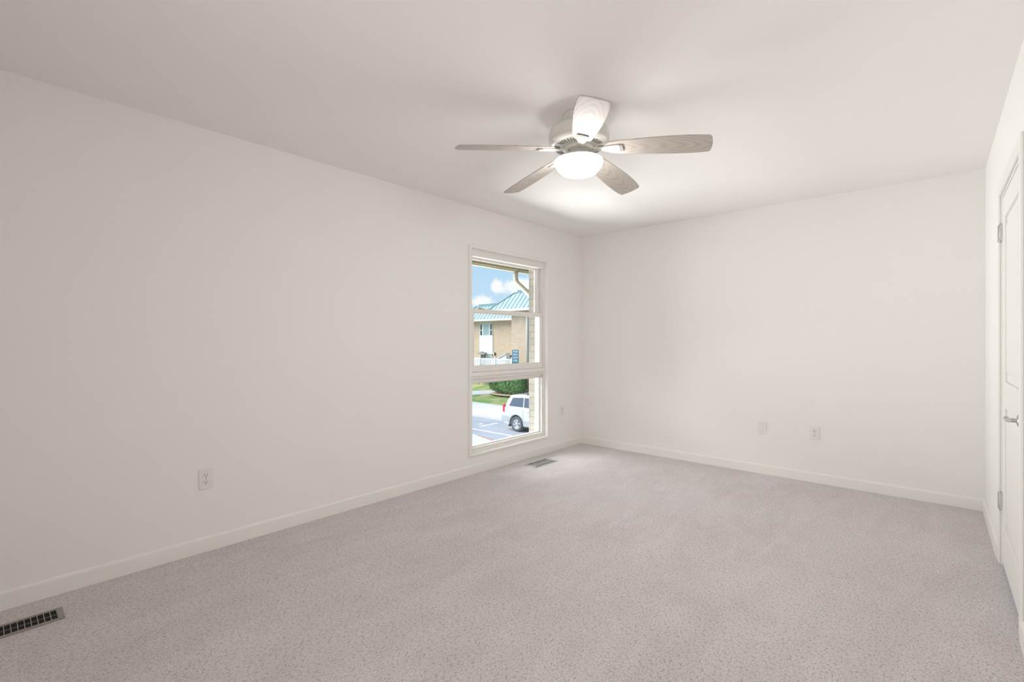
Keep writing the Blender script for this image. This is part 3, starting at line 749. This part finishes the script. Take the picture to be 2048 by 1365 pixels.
def tree():
    # broadleaf tree standing beyond the lot; its right-hand twigs reach into the window's view
    cx_, cy_ = -24.2, 20.9; z0 = GZ + .12
    e = thing(empty('leafy_tree', (cx_, cy_, z0)), 'dark green leafy tree at the left edge of the sky in the window', 'tree')
    b = MB(); b.tube([(0, 0, -.1), (.05, 0, 2), (0, .1, 4), (.1, 0, 6.6)], [.20, .16, .12, .05], 12)
    rnd = random.Random(4); ends = []
    for k in range(16):
        a = rnd.uniform(0, 2*PI); z = rnd.uniform(4.2, 6.4); L_ = rnd.uniform(.8, 1.5)
        p1 = Vector((math.cos(a)*L_, math.sin(a)*L_, z + .5)); b.tube([(0, 0, z), tuple(p1*.55 + Vector((0, 0, z*.45))), tuple(p1)], [.05, .03, .012], 6); ends.append(p1)
    b.build('trunk', m_bark, e)
    bm = bmesh.new()
    for p in ends + [Vector((0, 0, 6.7)), Vector((.3, .2, 6.0)), Vector((-.3, -.2, 5.4)), Vector((1.0, .9, 5.8)), Vector((1.05, .95, 6.15))]:
        for _ in range(420):
            q = p + Vector((rnd.gauss(0, .26), rnd.gauss(0, .26), rnd.gauss(0, .2)))
            t = Vector((rnd.gauss(0, 1), rnd.gauss(0, 1), rnd.gauss(0, 1))).normalized(); u = t.orthogonal().normalized(); s = .085*rnd.uniform(.6, 1.2)
            bm.faces.new([bm.verts.new(q - u*s*.4), bm.verts.new(q + t*s), bm.verts.new(q + u*s*.4), bm.verts.new(q - t*s)])
    me = bpy.data.meshes.new('foliage'); bm.to_mesh(me); bm.free(); new_obj('foliage', me, m_leaft, e)
tree()

# ------------------------------------------------------------------ parked car (nose to +x, left flank facing -y)... local x along its length from the rear
def make_car():
    e = thing(empty('parked_car', (-12.38, 16.70, GZ)), 'silver-white sport utility car parked in the lot outside the window', 'car')
    Wd, Lc = 1.78, 4.65
    rw, fw, ax = .92, 3.62, .36   # wheel centres
    def arch(xc, r, n=14, z0=.30):
        a0 = math.asin((z0 - ax)/r)
        return [(xc + r*math.cos(PI - a0 - (PI - 2*a0)*k/n), ax + r*math.sin(PI - a0 - (PI - 2*a0)*k/n)) for k in range(n + 1)]
    low = [(.06, .42), (.16, .30)] + arch(rw, .43) + arch(fw, .43) + [(4.50, .30), (4.62, .42), (4.65, .62), (4.60, .82), (4.48, .90)]
    up = [(3.55, 1.04), (3.30, 1.06), (.14, 1.10), (.10, .98), (.12, .80), (.0, .70), (.0, .52)]
    prof = low + up
    def loft(prof, sect, name, m, parent, bev=.02):
        b = MB(); rings = []
        for (y, inset, zs) in sect:
            rings.append([b.b.verts.new((p[0] + (inset if p[0] < 2.3 else -inset), y, p[1])) for p in prof])
        n = len(prof)
        for a, c in zip(rings, rings[1:]):
            for k in range(n): f = b.b.faces.new([a[k], a[(k+1) % n], c[(k+1) % n], c[k]])
        b.b.faces.new(rings[0]); b.b.faces.new(rings[-1][::-1])
        return b.build(name, m, parent, bevel=bev, seg=3)
    # lower body bulges slightly
    body = loft(prof, [(.02, .03, 0), (.0, .0, 0), (Wd, .0, 0), (Wd - .0 + .0001, .03, 0)][1:3], 'body', m_car, e, .035)
    # greenhouse
    g = [(.14, 1.09), (.30, 1.45), (.46, 1.66), (.66, 1.71), (1.6, 1.74), (2.5, 1.71), (2.72, 1.64), (3.52, 1.05)]
    b = MB(); base, top = [], []
    def inset_at(z): return .015 + (z - 1.05)*.20
    r0 = [b.b.verts.new((x, inset_at(z), z)) for x, z in g]; r1 = [b.b.verts.new((x, Wd - inset_at(z), z)) for x, z in g]
    n = len(g)
    for k in range(n): b.b.faces.new([r0[k], r0[(k+1) % n], r1[(k+1) % n], r1[k]])
    b.b.faces.new(r0); b.b.faces.new(r1[::-1])
    b.build('cabin', m_car, e, bevel=.05, seg=4)
    def side_glass(pts, name):
        for sgn in (0, 1):
            q = MB(); P = []
            for x, z in pts:
                y = inset_at(z) - .006; P.append((x, y if not sgn else Wd - y, z))
            q.prism(P, (0, .01 if not sgn else -.01, 0)); q.build(name, m_tint, e)
    side_glass([(.44, 1.17), (.62, 1.56), (1.28, 1.60), (1.30, 1.17)], 'rear_side_window')
    side_glass([(1.36, 1.17), (1.34, 1.60), (2.06, 1.61), (2.14, 1.16)], 'side_window')
    side_glass([(2.20, 1.16), (2.12, 1.61), (2.52, 1.60), (3.26, 1.14)], 'side_window')
    q = MB(); q.prism([(.176, .17, 1.20), (.292, .22, 1.46), (.292, Wd - .22, 1.46), (.176, Wd - .17, 1.20)], (-.02, 0, .01)); q.build('rear_window', m_tint, e)
    q = MB(); q.prism([(3.40, .16, 1.14), (3.40, Wd - .16, 1.14), (2.82, Wd - .24, 1.58), (2.82, .24, 1.58)], (.02, 0, .02)); q.build('windscreen', m_tint, e)
    for sgn, yb in ((1, 0), (-1, Wd)):
        q = MB()
        lowp = [(.02, .44), (.14, .30)] + arch(rw, .445) + [(rw + .46, .30), (fw - .46, .30)] + arch(fw, .445) + [(4.50, .32), (4.62, .46)] + [(4.62, .60), (fw + .50, .58)]
        # cladding strip between the wheels and bumper corners
        q.box(rw + .47, fw - .47, yb - .012 if sgn > 0 else yb - .004, yb + .004 if sgn > 0 else yb + .012, .30, .58)
        q.build('side_cladding', m_carlow, e, bevel=.004)
        q = MB(); q.box(.0, rw - .47, yb - .012 if sgn > 0 else yb - .004, yb + .004 if sgn > 0 else yb + .012, .42, .70)
        q.build('side_cladding', m_carlow, e, bevel=.004)
        q = MB(); q.box(.06, .20, yb - .008 if sgn > 0 else yb - .10, yb + .10 if sgn > 0 else yb + .008, .86, 1.24)
        q.build('tail_light', m_lampred, e, bevel=.02)
        # wheel arch lip
        for xc in (rw, fw):
            q = MB(); A1, A2 = arch(xc, .432), arch(xc, .478); yy = yb - .014 if sgn > 0 else yb + .014
            for k in range(len(A1) - 1):
                q.prism([(A1[k][0], yy, A1[k][1]), (A1[k+1][0], yy, A1[k+1][1]), (A2[k+1][0], yy, A2[k+1][1]), (A2[k][0], yy, A2[k][1])], (0, .03*sgn, 0))
            q.build('arch_flare', m_carlow, e)
        for xh in (1.52, 2.52):
            MB().box(xh, xh + .18, yb - .03 if sgn > 0 else yb, yb if sgn > 0 else yb + .03, .96, .99).build('door_handle', m_car, e, bevel=.008)
        for xh in (1.325, 2.15):
            MB().box(xh, xh + .01, yb - .002 if sgn > 0 else yb - .006, yb + .006 if sgn > 0 else yb + .002, .60, 1.09).build('door_seam', m_blackpl, e)
        yr = .20 if sgn > 0 else Wd - .20
        q = MB(); q.tube([(.55, yr, 1.70), (.68, yr, 1.765), (1.6, yr, 1.80), (2.3, yr, 1.775), (2.45, yr, 1.71)], .017, 8)
        for x in (.60, 1.5, 2.38): q.box(x - .07, x + .07, yr - .022, yr + .022, 1.68, 1.775)
        q.build('roof_rail', m_blackpl, e)
    for xh in (1.3, 2.1): MB().box(xh, xh + .04, .22, Wd - .22, 1.765, 1.79).build('crossbar', m_blackpl, e)
    q = MB(); q.box(-.05, .16, .03, Wd - .03, .40, .70); q.build('rear_bumper', m_carlow, e, bevel=.035, seg=3)
    q = MB(); q.box(4.50, 4.70, .04, Wd - .04, .34, .66); q.build('front_bumper', m_carlow, e, bevel=.035, seg=3)
    def wheel(xc, yb, sgn):
        M_ = Matrix.Translation(Vector((xc, yb, ax))) @ Matrix.Rotation(PI/2*sgn, 4, 'X')   # local z points outwards (-y for sgn=+1)
        t = MB(); t.lathe([(.215, -.17), (.30, -.20), (.345, -.185), (.36, -.15), (.36, -.05), (.345, -.02), (.30, -.005), (.235, -.012), (.225, -.03)], 0, 0, 48, mtx=M_, cap=False)
        ty = t.build('wheel', m_rubber, e)
        r = MB(); r.lathe([(.232, -.016), (.222, -.012), (.212, -.03), (.205, -.09), (.02, -.10)], 0, 0, 48, mtx=M_, cap=False)
        for k in range(6):
            Q = M_ @ Matrix.Rotation(k*PI/3 + .2, 4, 'Z')
            r.box(.04, .218, -.028, .028, -.045, -.018, mtx=Q)
        r.lathe([(.062, -.04), (.060, -.012), (.04, -.006), (.004, -.006)], 0, 0, 24, mtx=M_)
        r.build('alloy_rim', m_alloy, ty)
    for xc in (rw, fw): wheel(xc, .0, 1); wheel(xc, Wd, -1)
    # dark wheel wells, mudflaps
    for xc in (rw, fw):
        MB().box(xc - .46, xc + .46, .22, Wd - .22, .30, .80).build('wheel_well', m_blackpl, e)
        for y in (.0, Wd - .20): MB().box(xc - .475, xc - .45, y, y + .20, .20, .42).build('mud_flap', m_blackpl, e)
    return e
make_car()
